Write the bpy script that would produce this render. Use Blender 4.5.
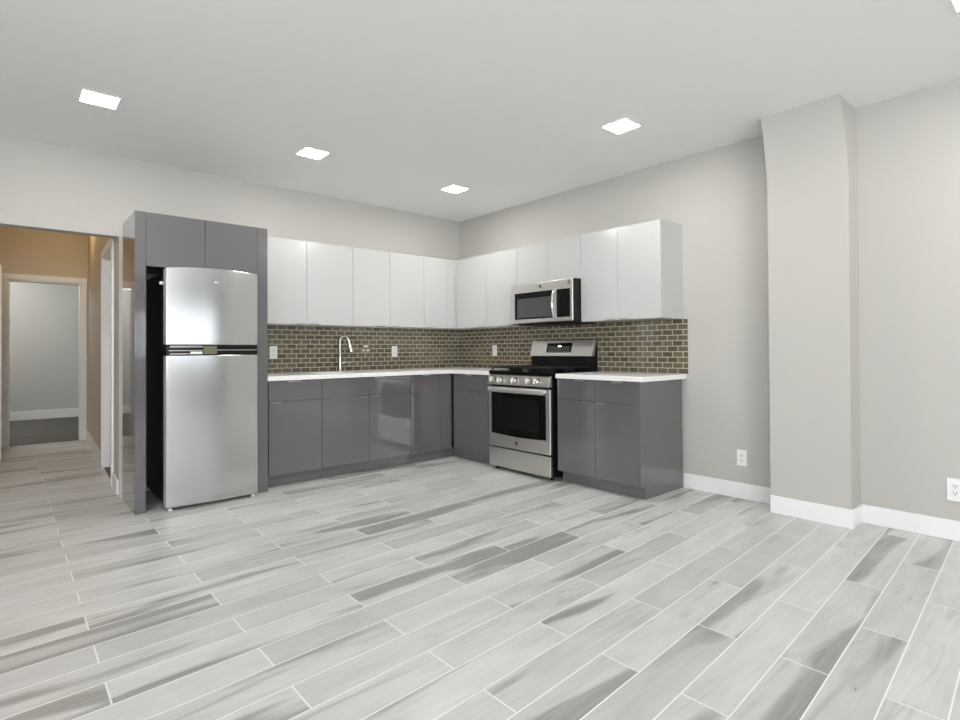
import bpy, bmesh, math
from mathutils import Vector, Matrix

for _o in list(bpy.data.objects):
    bpy.data.objects.remove(_o)
S = bpy.context.scene
COL = S.collection

# ------------------------------------------------------------------ camera
def make_camera():
    cx, cy, cz = -4.14101, -5.08818, 1.12034
    yaw, pitch, roll = 0.719468, 0.0112272, -0.0064596
    f, ppy = 544.938, 343.572
    fw = Vector((math.sin(yaw) * math.cos(pitch), math.cos(yaw) * math.cos(pitch), math.sin(pitch)))
    rt = Vector((math.cos(yaw), -math.sin(yaw), 0.0))
    up = rt.cross(fw)
    r2 = rt * math.cos(roll) + up * math.sin(roll)
    u2 = -rt * math.sin(roll) + up * math.cos(roll)
    cd = bpy.data.cameras.new('camera')
    cd.sensor_fit = 'HORIZONTAL'
    cd.sensor_width = 36.0
    cd.lens = 36.0 * f / 960.0
    cd.shift_y = -(360.0 - ppy) / 960.0
    cd.clip_start = 0.05
    o = bpy.data.objects.new('camera', cd)
    o.matrix_world = Matrix(((r2.x, u2.x, -fw.x, cx), (r2.y, u2.y, -fw.y, cy), (r2.z, u2.z, -fw.z, cz), (0, 0, 0, 1)))
    COL.objects.link(o)
    S.camera = o
make_camera()

# ------------------------------------------------------------------ world, daylight, exposure
w = bpy.data.worlds.new('world')
S.world = w
w.use_nodes = True
w.node_tree.nodes['Background'].inputs[0].default_value = (0.86, 0.93, 1.0, 1)
w.node_tree.nodes['Background'].inputs[1].default_value = 2.2
vs = S.view_settings
vs.view_transform = 'Standard'
vs.look = 'None'
vs.gamma = 1.0
vs.use_curve_mapping = False
vs.exposure = 0.55

DAY = 1.0       # daylight through the windows
LED = 2.0       # recessed lamps
# window openings of the room behind the viewer: (x0, x1, z0, z1) on wall_front, (y0, y1, z0, z1) on wall_left
FRONT_WINDOWS = [(-6.7, -4.3, 0.75, 2.25), (-3.5, -0.5, 0.98, 2.0)]
LEFT_WINDOWS = [(-9.2, -6.8, 0.75, 2.25), (-6.0, -3.6, 0.75, 2.25)]
YF = -9.6       # inner face of wall_front
XL = -6.9       # inner face of wall_left

def area(name, loc, direction, sx, sy, power, color=(1, 1, 1)):
    l = bpy.data.lights.new(name, 'AREA')
    l.shape = 'RECTANGLE'; l.size = sx; l.size_y = sy; l.energy = power; l.color = color
    o = bpy.data.objects.new(name, l)
    o.location = loc
    o.rotation_euler = Vector(direction).to_track_quat('-Z', 'Y').to_euler()
    COL.objects.link(o)
    return o
for (a, b, z0, z1) in FRONT_WINDOWS[:1]:      # unseen second window, placed for its reflection in the refrigerator: world sky only
    area('daylight', ((a + b) / 2, YF - 0.14, (z0 + z1) / 2), (0, 1, 0.8), b - a, z1 - z0, 105 * DAY * (b - a) * (z1 - z0) / 2, (0.97, 0.985, 1.0))
for (a, b, z0, z1) in LEFT_WINDOWS:
    area('daylight', (XL - 0.14, (a + b) / 2, (z0 + z1) / 2), (1, 0, 0.35), b - a, z1 - z0, 14.5 * DAY * (b - a) * (z1 - z0) / 2, (0.97, 0.985, 1.0))

# lamps of the spaces beyond the opening (their fixtures are out of sight above the header)
def point(name, loc, power, color, r=0.06):
    l = bpy.data.lights.new(name, 'POINT'); l.energy = power; l.color = color; l.shadow_soft_size = r
    o = bpy.data.objects.new(name, l); o.location = loc; COL.objects.link(o); return o
point('hall_lamp', (-3.62, 2.75, 2.60), 3.0, (1.0, 0.68, 0.33))
point('hall_lamp', (-4.3, 1.1, 2.40), 3.4, (1.0, 0.76, 0.46))
point('far_room_lamp', (-4.6, 5.4, 2.3), 38, (1.0, 0.97, 0.92), 0.3)
point('side_room_lamp', (-2.2, 1.2, 2.2), 8, (1.0, 0.93, 0.85), 0.2)

# ------------------------------------------------------------------ materials
def mat(name, col, rough=0.5, metal=0.0, spec=0.5, coat=0.0, emit=None, estr=0.0):
    m = bpy.data.materials.new(name); m.use_nodes = True
    b = m.node_tree.nodes['Principled BSDF']
    b.inputs['Base Color'].default_value = (*col, 1)
    b.inputs['Roughness'].default_value = rough
    b.inputs['Metallic'].default_value = metal
    b.inputs['Specular IOR Level'].default_value = spec
    b.inputs['Coat Weight'].default_value = coat
    b.inputs['Coat Roughness'].default_value = 0.03
    if emit:
        b.inputs['Emission Color'].default_value = (*emit, 1)
        b.inputs['Emission Strength'].default_value = estr
    return m

def nodes(m):
    return m.node_tree.nodes, m.node_tree.links, m.node_tree.nodes['Principled BSDF']

def mathn(N, L, op, a, b=None, c=None):
    n = N.new('ShaderNodeMath'); n.operation = op
    for i, v in enumerate((a, b, c)):
        if v is None: continue
        if isinstance(v, (int, float)): n.inputs[i].default_value = v
        else: L.new(v, n.inputs[i])
    return n.outputs[0]

def add_bump(m, scale, strength, dist=0.002, detail=3, stretch=(1, 1, 1)):
    N, L, B = nodes(m)
    g = N.new('ShaderNodeNewGeometry'); mp = N.new('ShaderNodeMapping'); mp.inputs['Scale'].default_value = stretch
    n = N.new('ShaderNodeTexNoise'); n.inputs['Scale'].default_value = scale; n.inputs['Detail'].default_value = detail
    bp = N.new('ShaderNodeBump'); bp.inputs['Strength'].default_value = strength; bp.inputs['Distance'].default_value = dist
    L.new(g.outputs['Position'], mp.inputs['Vector']); L.new(mp.outputs[0], n.inputs['Vector'])
    L.new(n.outputs['Fac'], bp.inputs['Height']); L.new(bp.outputs[0], B.inputs['Normal'])
    return n

def steel(name, col, rough, stretch, amp=0.10):
    m = mat(name, col, rough, 1.0)
    N, L, B = nodes(m)
    g = N.new('ShaderNodeNewGeometry'); mp = N.new('ShaderNodeMapping'); mp.inputs['Scale'].default_value = stretch
    n = N.new('ShaderNodeTexNoise'); n.inputs['Scale'].default_value = 1.0; n.inputs['Detail'].default_value = 4
    L.new(g.outputs['Position'], mp.inputs['Vector']); L.new(mp.outputs[0], n.inputs['Vector'])
    r = N.new('ShaderNodeMapRange'); r.inputs['To Min'].default_value = rough - amp / 2; r.inputs['To Max'].default_value = rough + amp / 2
    L.new(n.outputs['Fac'], r.inputs['Value']); L.new(r.outputs[0], B.inputs['Roughness'])
    bp = N.new('ShaderNodeBump'); bp.inputs['Strength'].default_value = 0.012; bp.inputs['Distance'].default_value = 0.0005
    L.new(n.outputs['Fac'], bp.inputs['Height']); L.new(bp.outputs[0], B.inputs['Normal'])
    return m

M = {}
M['wall'] = mat('wall_paint', (0.505, 0.490, 0.457), 0.75); add_bump(M['wall'], 90, 0.08, 0.001)
M['ceiling'] = mat('ceiling_paint', (0.88, 0.875, 0.86), 0.85); add_bump(M['ceiling'], 60, 0.08, 0.001)
M['trim'] = mat('trim_white', (0.84, 0.84, 0.845), 0.35)
M['hall'] = mat('hall_paint', (0.56, 0.50, 0.41), 0.75)
M['far'] = mat('far_room_paint', (0.55, 0.56, 0.55), 0.8)
M['carpet'] = mat('dark_floor', (0.10, 0.098, 0.096), 0.9)
def carpet():
    N, L, B = nodes(M['carpet'])
    g = N.new('ShaderNodeNewGeometry'); n = N.new('ShaderNodeTexNoise'); n.inputs['Scale'].default_value = 5; n.inputs['Detail'].default_value = 6
    r = N.new('ShaderNodeValToRGB'); r.color_ramp.elements[0].color = (0.075, 0.073, 0.071, 1); r.color_ramp.elements[1].color = (0.15, 0.147, 0.143, 1)
    L.new(g.outputs['Position'], n.inputs['Vector']); L.new(n.outputs['Fac'], r.inputs[0]); L.new(r.outputs[0], B.inputs['Base Color'])
carpet()
M['gloss_grey'] = mat('gloss_grey_lacquer', (0.123, 0.114, 0.120), 0.09, 0, 0.6, 0.7)
M['gloss_white'] = mat('gloss_white_lacquer', (0.53, 0.535, 0.525), 0.16, 0, 0.5)
M['white_body'] = mat('white_melamine', (0.78, 0.78, 0.77), 0.4)
M['counter'] = mat('white_quartz', (0.84, 0.84, 0.82), 0.2)
def quartz():
    N, L, B = nodes(M['counter'])
    g = N.new('ShaderNodeNewGeometry'); n = N.new('ShaderNodeTexNoise'); n.inputs['Scale'].default_value = 160; n.inputs['Detail'].default_value = 3
    r = N.new('ShaderNodeValToRGB'); r.color_ramp.elements[0].position = 0.35; r.color_ramp.elements[0].color = (0.82, 0.815, 0.80, 1)
    r.color_ramp.elements[1].position = 0.55; r.color_ramp.elements[1].color = (0.92, 0.915, 0.90, 1)
    L.new(g.outputs['Position'], n.inputs['Vector']); L.new(n.outputs['Fac'], r.inputs[0]); L.new(r.outputs[0], B.inputs['Base Color'])
quartz()
M['steel'] = steel('brushed_steel', (0.58, 0.58, 0.575), 0.17, (1.2, 1.2, 260), 0.04)
M['steel_warm'] = steel('range_steel', (0.66, 0.64, 0.60), 0.30, (2, 2, 320))
M['steel_side'] = mat('satin_grey_edge', (0.50, 0.49, 0.47), 0.45, 0.0)
M['chrome'] = mat('polished_metal', (0.80, 0.80, 0.79), 0.12, 1.0)
M['satin'] = mat('satin_steel', (0.72, 0.70, 0.67), 0.38, 0.85)
M['nickel'] = mat('brushed_nickel', (0.42, 0.39, 0.35), 0.25, 1.0)
M['tab'] = mat('brushed_tab', (0.36, 0.35, 0.33), 0.35, 0.9)
M['black'] = mat('black_plastic', (0.006, 0.006, 0.0065), 0.35, 0, 0.22)
M['black_gloss'] = mat('black_glass', (0.003, 0.003, 0.0033), 0.06, 0, 0.17, 0.0)
M['oven_glass'] = mat('dark_oven_glass', (0.007, 0.0075, 0.007), 0.07, 0, 0.17, 0.0)
M['screen_grey'] = mat('microwave_window_mesh', (0.055, 0.057, 0.058), 0.15)
M['iron'] = mat('cast_iron', (0.010, 0.010, 0.011), 0.55, 0, 0.3)
M['fridge_side'] = mat('black_cabinet_side', (0.007, 0.0075, 0.009), 0.4, 0, 0.3)
M['plate'] = mat('white_plastic', (0.84, 0.84, 0.83), 0.35)
M['slot'] = mat('dark_slot', (0.03, 0.03, 0.03), 0.6)
M['taupe_plastic'] = mat('taupe_plastic', (0.20, 0.18, 0.14), 0.4)
M['led'] = mat('led_diffuser', (1, 1, 1), 0.5, emit=(1.0, 0.985, 0.955), estr=34 * LED)
M['led_rim'] = mat('lamp_rim_white', (0.85, 0.85, 0.85), 0.5)
M['display'] = mat('clock_display', (0.8, 0.9, 0.9), 0.5, emit=(0.8, 0.95, 1.0), estr=1.6)
M['sticker'] = mat('energy_sticker', (0.16, 0.16, 0.095), 0.5)

def tile_material():
    m = mat('brown_glass_tile', (0.2, 0.18, 0.13), 0.2)
    N, L, B = nodes(m)
    g = N.new('ShaderNodeNewGeometry'); s = N.new('ShaderNodeSeparateXYZ'); L.new(g.outputs['Position'], s.inputs[0])
    u = mathn(N, L, 'ADD', s.outputs['X'], s.outputs['Y'])     # either wall: one of the two is constant
    v = mathn(N, L, 'SUBTRACT', s.outputs['Z'], 0.914)
    c = N.new('ShaderNodeCombineXYZ'); L.new(u, c.inputs[0]); L.new(v, c.inputs[1])
    b = N.new('ShaderNodeTexBrick')
    b.offset = 0.5
    b.inputs['Scale'].default_value = 1.0
    b.inputs['Brick Width'].default_value = 0.0925
    b.inputs['Row Height'].default_value = 0.045
    b.inputs['Mortar Size'].default_value = 0.0038
    b.inputs['Mortar Smooth'].default_value = 0.15
    b.inputs['Bias'].default_value = 0.0
    b.inputs['Color1'].default_value = (0.165, 0.138, 0.092, 1)
    b.inputs['Color2'].default_value = (0.090, 0.074, 0.048, 1)
    b.inputs['Mortar'].default_value = (0.50, 0.455, 0.35, 1)
    L.new(c.outputs[0], b.inputs['Vector'])
    L.new(b.outputs['Color'], B.inputs['Base Color'])
    r = N.new('ShaderNodeMapRange'); r.inputs['To Min'].default_value = 0.12; r.inputs['To Max'].default_value = 0.75
    L.new(b.outputs['Fac'], r.inputs['Value']); L.new(r.outputs[0], B.inputs['Roughness'])
    inv = mathn(N, L, 'SUBTRACT', 1.0, b.outputs['Fac'])
    bp = N.new('ShaderNodeBump'); bp.inputs['Strength'].default_value = 0.4; bp.inputs['Distance'].default_value = 0.002
    L.new(inv, bp.inputs['Height']); L.new(bp.outputs[0], B.inputs['Normal'])
    return m
M['tile'] = tile_material()

def floor_material():
    m = mat('wood_look_tile', (0.6, 0.59, 0.57), 0.3)
    N, L, B = nodes(m)
    g = N.new('ShaderNodeNewGeometry'); s = N.new('ShaderNodeSeparateXYZ'); L.new(g.outputs['Position'], s.inputs[0])
    X, Y = s.outputs['X'], s.outputs['Y']
    P, LEN, G = 0.1555, 0.931, 0.0045
    v = mathn(N, L, 'SUBTRACT', Y, mathn(N, L, 'MULTIPLY', X, 0.052))
    v = mathn(N, L, 'DIVIDE', mathn(N, L, 'ADD', v, 3.888 + 40 * P), P)         # row coordinate
    row = mathn(N, L, 'FLOOR', v)
    fv = mathn(N, L, 'SUBTRACT', v, row)
    odd = mathn(N, L, 'MODULO', row, 2.0)                                       # rows just above / below the measured joint
    off = mathn(N, L, 'MULTIPLY', odd, 0.4655)
    u = mathn(N, L, 'DIVIDE', mathn(N, L, 'ADD', mathn(N, L, 'SUBTRACT', X, off), 2.48 + 20 * LEN), LEN)
    colr = mathn(N, L, 'FLOOR', u)
    fu = mathn(N, L, 'SUBTRACT', u, colr)
    # distance to the joint in metres
    dv = mathn(N, L, 'MULTIPLY', mathn(N, L, 'MINIMUM', fv, mathn(N, L, 'SUBTRACT', 1.0, fv)), P)
    du = mathn(N, L, 'MULTIPLY', mathn(N, L, 'MINIMUM', fu, mathn(N, L, 'SUBTRACT', 1.0, fu)), LEN)
    d = mathn(N, L, 'MINIMUM', dv, du)
    gr = N.new('ShaderNodeMapRange'); gr.inputs['From Min'].default_value = G * 0.35; gr.inputs['From Max'].default_value = G * 0.75
    gr.inputs['To Min'].default_value = 1.0; gr.inputs['To Max'].default_value = 0.0
    L.new(d, gr.inputs['Value'])
    # per plank random numbers
    idv = N.new('ShaderNodeCombineXYZ'); L.new(row, idv.inputs[0]); L.new(colr, idv.inputs[1])
    wn = N.new('ShaderNodeTexWhiteNoise'); wn.noise_dimensions = '3D'; L.new(idv.outputs[0], wn.inputs['Vector'])
    sc = N.new('ShaderNodeSeparateColor'); L.new(wn.outputs['Color'], sc.inputs[0])
    R1, R2, R3 = sc.outputs[0], sc.outputs[1], sc.outputs[2]
    def coord(kx, ky, seed):
        c = N.new('ShaderNodeCombineXYZ')
        L.new(mathn(N, L, 'MULTIPLY_ADD', X, kx, mathn(N, L, 'MULTIPLY', R1, 37.0 + seed)), c.inputs[0])
        L.new(mathn(N, L, 'MULTIPLY_ADD', Y, ky, mathn(N, L, 'MULTIPLY', R2, 53.0 + seed)), c.inputs[1])
        L.new(mathn(N, L, 'MULTIPLY', R3, 11.0), c.inputs[2])
        return c.outputs[0]
    def noise(co, detail, dist=0.0, rough=0.55):
        n = N.new('ShaderNodeTexNoise'); n.inputs['Scale'].default_value = 1.0; n.inputs['Detail'].default_value = detail
        n.inputs['Distortion'].default_value = dist; n.inputs['Roughness'].default_value = rough
        L.new(co, n.inputs['Vector']); return n.outputs['Fac']
    def rng(val, a, b, lo=0.0, hi=1.0):
        r = N.new('ShaderNodeMapRange'); r.inputs['From Min'].default_value = a; r.inputs['From Max'].default_value = b
        r.inputs['To Min'].default_value = lo; r.inputs['To Max'].default_value = hi; L.new(val, r.inputs['Value']); return r.outputs[0]
    grain = rng(noise(coord(3.0, 70.0, 0), 5, 0.4), 0.3, 0.7)
    cloud = rng(noise(coord(3.2, 9.0, 5), 4, 0.3), 0.3, 0.72)
    streakf = noise(coord(0.75, 6.0, 9), 3, 0.5, 0.45)
    # how much of the plank is dark heartwood varies with the plank
    thr = mathn(N, L, 'MULTIPLY_ADD', R3, -0.17, 0.685)
    streak = rng(mathn(N, L, 'SUBTRACT', streakf, thr), -0.03, 0.05)
    vein = rng(mathn(N, L, 'ABSOLUTE', mathn(N, L, 'SUBTRACT', noise(coord(0.8, 9.0, 21), 4, 0.9, 0.5), 0.5)), 0.0, 0.018, 1.0, 0.0)
    vein = mathn(N, L, 'MULTIPLY', vein, rng(noise(coord(1.6, 5.0, 31), 2), 0.45, 0.62, 0.0, 0.42))
    streak = mathn(N, L, 'MAXIMUM', streak, vein)
    dark = mathn(N, L, 'MULTIPLY', streak, mathn(N, L, 'MULTIPLY_ADD', grain, 0.35, 0.62))
    knot = rng(noise(coord(9.0, 26.0, 3), 2, 0.5), 0.765, 0.80)
    base = N.new('ShaderNodeMix'); base.data_type = 'RGBA'
    base.inputs['A'].default_value = (0.52, 0.51, 0.49, 1); base.inputs['B'].default_value = (0.70, 0.695, 0.685, 1)
    L.new(mathn(N, L, 'MULTIPLY_ADD', cloud, 0.6, mathn(N, L, 'MULTIPLY', grain, 0.4)), base.inputs['Factor'])
    tone = N.new('ShaderNodeMix'); tone.data_type = 'RGBA'; tone.blend_type = 'MULTIPLY'; tone.inputs['Factor'].default_value = 1.0
    tv = mathn(N, L, 'MULTIPLY_ADD', R2, 0.20, 0.85)
    tc = N.new('ShaderNodeCombineColor'); L.new(tv, tc.inputs[0]); L.new(tv, tc.inputs[1]); L.new(mathn(N, L, 'MULTIPLY_ADD', R1, 0.03, mathn(N, L, 'SUBTRACT', tv, 0.015)), tc.inputs[2])
    L.new(base.outputs['Result'], tone.inputs['A']); L.new(tc.outputs[0], tone.inputs['B'])
    mk = N.new('ShaderNodeMix'); mk.data_type = 'RGBA'; mk.inputs['B'].default_value = (0.27, 0.26, 0.24, 1)
    L.new(dark, mk.inputs['Factor']); L.new(tone.outputs['Result'], mk.inputs['A'])
    kn = N.new('ShaderNodeMix'); kn.data_type = 'RGBA'; kn.inputs['B'].default_value = (0.13, 0.12, 0.11, 1)
    L.new(mathn(N, L, 'MULTIPLY', knot, 0.7), kn.inputs['Factor']); L.new(mk.outputs['Result'], kn.inputs['A'])
    gm = N.new('ShaderNodeMix'); gm.data_type = 'RGBA'; gm.inputs['B'].default_value = (0.86, 0.855, 0.84, 1)
    L.new(gr.outputs[0], gm.inputs['Factor']); L.new(kn.outputs['Result'], gm.inputs['A'])
    L.new(gm.outputs['Result'], B.inputs['Base Color'])
    L.new(mathn(N, L, 'MULTIPLY_ADD', gr.outputs[0], 0.35, mathn(N, L, 'MULTIPLY_ADD', grain, 0.08, 0.30)), B.inputs['Roughness'])
    h = mathn(N, L, 'SUBTRACT', mathn(N, L, 'MULTIPLY', grain, 0.12), gr.outputs[0])
    bp = N.new('ShaderNodeBump'); bp.inputs['Strength'].default_value = 0.25; bp.inputs['Distance'].default_value = 0.0015
    L.new(h, bp.inputs['Height']); L.new(bp.outputs[0], B.inputs['Normal'])
    return m
M['floor'] = floor_material()

# ------------------------------------------------------------------ geometry helpers
ORG = {}
class MB:
    def __init__(self): self.bm = bmesh.new()
    def box(self, x0, x1, y0, y1, z0, z1, bev=0.0, seg=2):
        b = bmesh.new()
        bmesh.ops.create_cube(b, size=1.0)
        bmesh.ops.scale(b, vec=(abs(x1 - x0), abs(y1 - y0), abs(z1 - z0)), verts=b.verts)
        bmesh.ops.translate(b, vec=((x0 + x1) / 2, (y0 + y1) / 2, (z0 + z1) / 2), verts=b.verts)
        if bev > 0: bmesh.ops.bevel(b, geom=b.edges[:], offset=bev, segments=seg, profile=0.5, affect='EDGES', clamp_overlap=True)
        return self._add(b)
    def _add(self, b):
        t = bpy.data.meshes.new('t'); b.to_mesh(t); b.free(); self.bm.from_mesh(t); bpy.data.meshes.remove(t); return self
    def prism(self, pts, z0, z1, axis='z', bev=0.0):
        """polygon pts extruded along axis: z -> (x,y), x -> (y,z), y -> (x,z)"""
        b = bmesh.new()
        def P(p, t):
            return {'z': (p[0], p[1], t), 'x': (t, p[0], p[1]), 'y': (p[0], t, p[1])}[axis]
        lo = [b.verts.new(P(p, z0)) for p in pts]; hi = [b.verts.new(P(p, z1)) for p in pts]
        n = len(pts)
        b.faces.new(lo); b.faces.new(hi)
        for i in range(n): b.faces.new((lo[i], lo[(i + 1) % n], hi[(i + 1) % n], hi[i]))
        bmesh.ops.recalc_face_normals(b, faces=b.faces)
        if bev > 0: bmesh.ops.bevel(b, geom=b.edges[:], offset=bev, segments=2, profile=0.5, affect='EDGES', clamp_overlap=True)
        return self._add(b)
    def lathe(self, prof, c, axis='z', n=28):
        """prof: (radius, height) pairs along axis from point c"""
        b = bmesh.new(); rings = []
        for r, h in prof:
            ring = []
            for k in range(n):
                a = 2 * math.pi * k / n; ca, sa = max(r, 1e-5) * math.cos(a), max(r, 1e-5) * math.sin(a)
                p = {'z': (ca, sa, h), 'x': (h, ca, sa), 'y': (ca, h, sa)}[axis]
                ring.append(b.verts.new((c[0] + p[0], c[1] + p[1], c[2] + p[2])))
            rings.append(ring)
        for i in range(len(rings) - 1):
            for k in range(n):
                b.faces.new((rings[i][k], rings[i][(k + 1) % n], rings[i + 1][(k + 1) % n], rings[i + 1][k]))
        b.faces.new(rings[0]); b.faces.new(rings[-1])
        bmesh.ops.recalc_face_normals(b, faces=b.faces)
        return self._add(b)
    def tube(self, pts, rad, n=14):
        b = bmesh.new(); rings = []
        pts = [Vector(p) for p in pts]
        rads = rad if isinstance(rad, (list, tuple)) else [rad] * len(pts)
        ref = None
        for i, p in enumerate(pts):
            t = (pts[min(i + 1, len(pts) - 1)] - pts[max(i - 1, 0)]).normalized()
            if ref is None:
                ref = t.orthogonal().normalized()
            ref = (ref - t * ref.dot(t)).normalized(); bi = t.cross(ref)
            rings.append([b.verts.new(p + (ref * math.cos(2 * math.pi * k / n) + bi * math.sin(2 * math.pi * k / n)) * rads[i]) for k in range(n)])
        for i in range(len(rings) - 1):
            for k in range(n):
                b.faces.new((rings[i][k], rings[i][(k + 1) % n], rings[i + 1][(k + 1) % n], rings[i + 1][k]))
        b.faces.new(rings[0]); b.faces.new(rings[-1])
        bmesh.ops.recalc_face_normals(b, faces=b.faces)
        return self._add(b)
    def build(self, name, m, parent=None, smooth=True, label=None):
        org = ORG.get(parent.name, Vector((0, 0, 0))) if parent else Vector((0, 0, 0))
        me = bpy.data.meshes.new(name)
        bmesh.ops.translate(self.bm, vec=-org, verts=self.bm.verts)
        self.bm.to_mesh(me); self.bm.free()
        me.materials.append(m)
        if smooth:
            for p in me.polygons: p.use_smooth = True
            me.set_sharp_from_angle(angle=math.radians(50))
        o = bpy.data.objects.new(name, me); COL.objects.link(o)
        if smooth:
            wm = o.modifiers.new('wn', 'WEIGHTED_NORMAL'); wm.keep_sharp = True; wm.weight = 100
        if parent: o.parent = parent
        ORG[o.name] = org
        if label: o['label'] = label
        return o

def thing(name, label, cat, loc=(0, 0, 0), group=None):
    o = bpy.data.objects.new(name, None); COL.objects.link(o); o.location = loc
    o.empty_display_size = 0.1
    o['label'] = label; o['category'] = cat
    if group: o['group'] = group
    ORG[o.name] = Vector(loc)
    return o
def tag(o, label, cat, group=None):
    o['label'] = label; o['category'] = cat
    if group: o['group'] = group
    return o
def struct(o): 
    o['kind'] = 'structure'; return o
def text_part(txt, size, depth, m, parent, mtx, name, label=None):
    cu = bpy.data.curves.new('t', 'FONT'); cu.body = txt; cu.size = size; cu.extrude = depth; cu.align_x = 'CENTER'; cu.align_y = 'CENTER'
    t = bpy.data.objects.new('t', cu); COL.objects.link(t)
    bpy.context.view_layer.update()
    me = bpy.data.meshes.new_from_object(t.evaluated_get(bpy.context.evaluated_depsgraph_get()))
    bpy.data.objects.remove(t)
    me.transform(mtx); me.transform(Matrix.Translation(-ORG[parent.name]))
    me.materials.clear(); me.materials.append(m)
    o = bpy.data.objects.new(name, me); COL.objects.link(o); o.parent = parent; ORG[o.name] = ORG[parent.name]
    if label: o['label'] = label
    return o

# ------------------------------------------------------------------ room shell
H = 2.663
WT = 0.12
HX = -3.455          # right end of the opening in wall_back
OPEN_L, OPEN_H = -5.0, 2.03
FARY = 3.50
def hx(y): return HX + 0.040 * y      # the right side of the hall runs slightly askew

struct(MB().prism([(XL - .12, YF - .12), (0.12, YF - .12), (0.12, 0.0), (0.0, WT), (-1.9, WT), (-1.9, 2.4), (hx(FARY), 2.4), (hx(FARY), FARY), (XL - .12, FARY)], -0.08, 0.0).build('floor', M['floor'], smooth=False))
struct(MB().box(XL - .12, 0.12, YF - .12, WT, H, H + 0.08).build('ceiling', M['ceiling'], smooth=False))

mb = MB()
mb.box(HX, 0.12, 0, WT, 0, H)
mb.box(XL - .12, OPEN_L, 0, WT, 0, H)
mb.box(OPEN_L, HX, 0, WT, OPEN_H, H)
struct(mb.build('wall_back', M['wall'], smooth=False))
struct(MB().box(0, 0.12, YF - .12, 0, 0, H).build('wall_right', M['wall'], smooth=False))

# boxed-out chase on the right wall: plumb below, flaring out under the ceiling
mb = MB()
b = bmesh.new()
secs = [(0.0, -0.197, -3.586, -4.056), (2.20, -0.200, -3.590, -4.066)]
for _k in range(1, 15):
    _z = 2.20 + (H - 2.20) * _k / 14; _t = (_z - 2.20) / (H - 2.20); _e = _t ** 1.6 * (1.15 - 0.15 * _t)
    secs.append((_z, -0.200 - 0.118 * _e, -3.590 - 0.006 * _t, -4.066 + 0.012 * _t))
rings = [[b.verts.new(p) for p in ((0, ya, z), (x, ya, z), (x, yb, z), (0, yb, z))] for z, x, ya, yb in secs]
b.faces.new(rings[0]); b.faces.new(rings[-1])
for i in range(len(rings) - 1):
    for k in range(4): b.faces.new((rings[i][k], rings[i][(k + 1) % 4], rings[i + 1][(k + 1) % 4], rings[i + 1][k]))
bmesh.ops.recalc_face_normals(b, faces=b.faces)
mb._add(b)
struct(mb.build('wall_chase', M['wall']))

def wall_with_windows(name, horiz, a0, a1, c0, c1, wins):
    """horiz 'x': wall runs along x between a0..a1, thickness c0..c1 in y; 'y' the other way round"""
    m = MB()
    def bx(p, q_, z0, z1):
        if horiz == 'x': m.box(p, q_, c0, c1, z0, z1)
        else: m.box(c0, c1, p, q_, z0, z1)
    last = a0
    for (p, q_, z0, z1) in sorted(wins):
        bx(last, p, 0, H); bx(p, q_, 0, z0); bx(p, q_, z1, H); last = q_
    bx(last, a1, 0, H)
    return struct(m.build(name, M['wall'], smooth=False))
wall_with_windows('wall_front', 'x', XL - .12, 0.0, YF - .12, YF, FRONT_WINDOWS)
wall_with_windows('wall_left', 'y', YF, 0.0, XL - .12, XL, LEFT_WINDOWS)
n = 0
for wins, hz in ((FRONT_WINDOWS, 'x'), (LEFT_WINDOWS, 'y')):
    for (p, q_, z0, z1) in wins:
        n += 1
        m = MB(); t = 0.05
        def bx(a, b_, c, d_):
            if hz == 'x': m.box(a, b_, YF - .08, YF + .01, c, d_, .004)
            else: m.box(XL - .08, XL + .01, a, b_, c, d_, .004)
        bx(p, p + t, z0, z1); bx(q_ - t, q_, z0, z1); bx(p + t, q_ - t, z0, z0 + t); bx(p + t, q_ - t, z1 - t, z1)
        bx((p + q_) / 2 - .02, (p + q_) / 2 + .02, z0 + t, z1 - t)
        bx(p + t, (p + q_) / 2 - .02, (z0 + z1) / 2 - .015, (z0 + z1) / 2 + .015)
        bx((p + q_) / 2 + .02, q_ - t, (z0 + z1) / 2 - .015, (z0 + z1) / 2 + .015)
        struct(m.build('window_%d' % n, M['trim']))

# baseboards
BH, BT = 0.118, 0.014
def bboard(m, x0, x1, y0, y1, h=BH):
    m.box(x0, x1, y0, y1, 0.0005, h, 0.004)
m = MB()
bboard(m, -BT, -.0005, -3.5855, -2.8510)
bboard(m, -BT, -.0005, YF + BT, -4.056)
m_ = MB()
bboard(m_, -0.195 - BT, -0.1955, -4.055 - BT, -3.585)
bboard(m_, -0.1955, -BT, -4.055 - BT, -4.0555)
struct(m.build('baseboard_right', M['trim']))
struct(m_.build('baseboard_chase', M['trim']))
m = MB(); bboard(m, XL + .0005, -BT, YF + .0005, YF + BT); struct(m.build('baseboard_front', M['trim']))
m = MB(); bboard(m, XL + .0005, XL + BT, YF + BT, -BT); struct(m.build('baseboard_left', M['trim']))
m = MB(); bboard(m, XL + BT, OPEN_L, -BT, -.0005); struct(m.build('baseboard_back', M['trim']))

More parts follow.
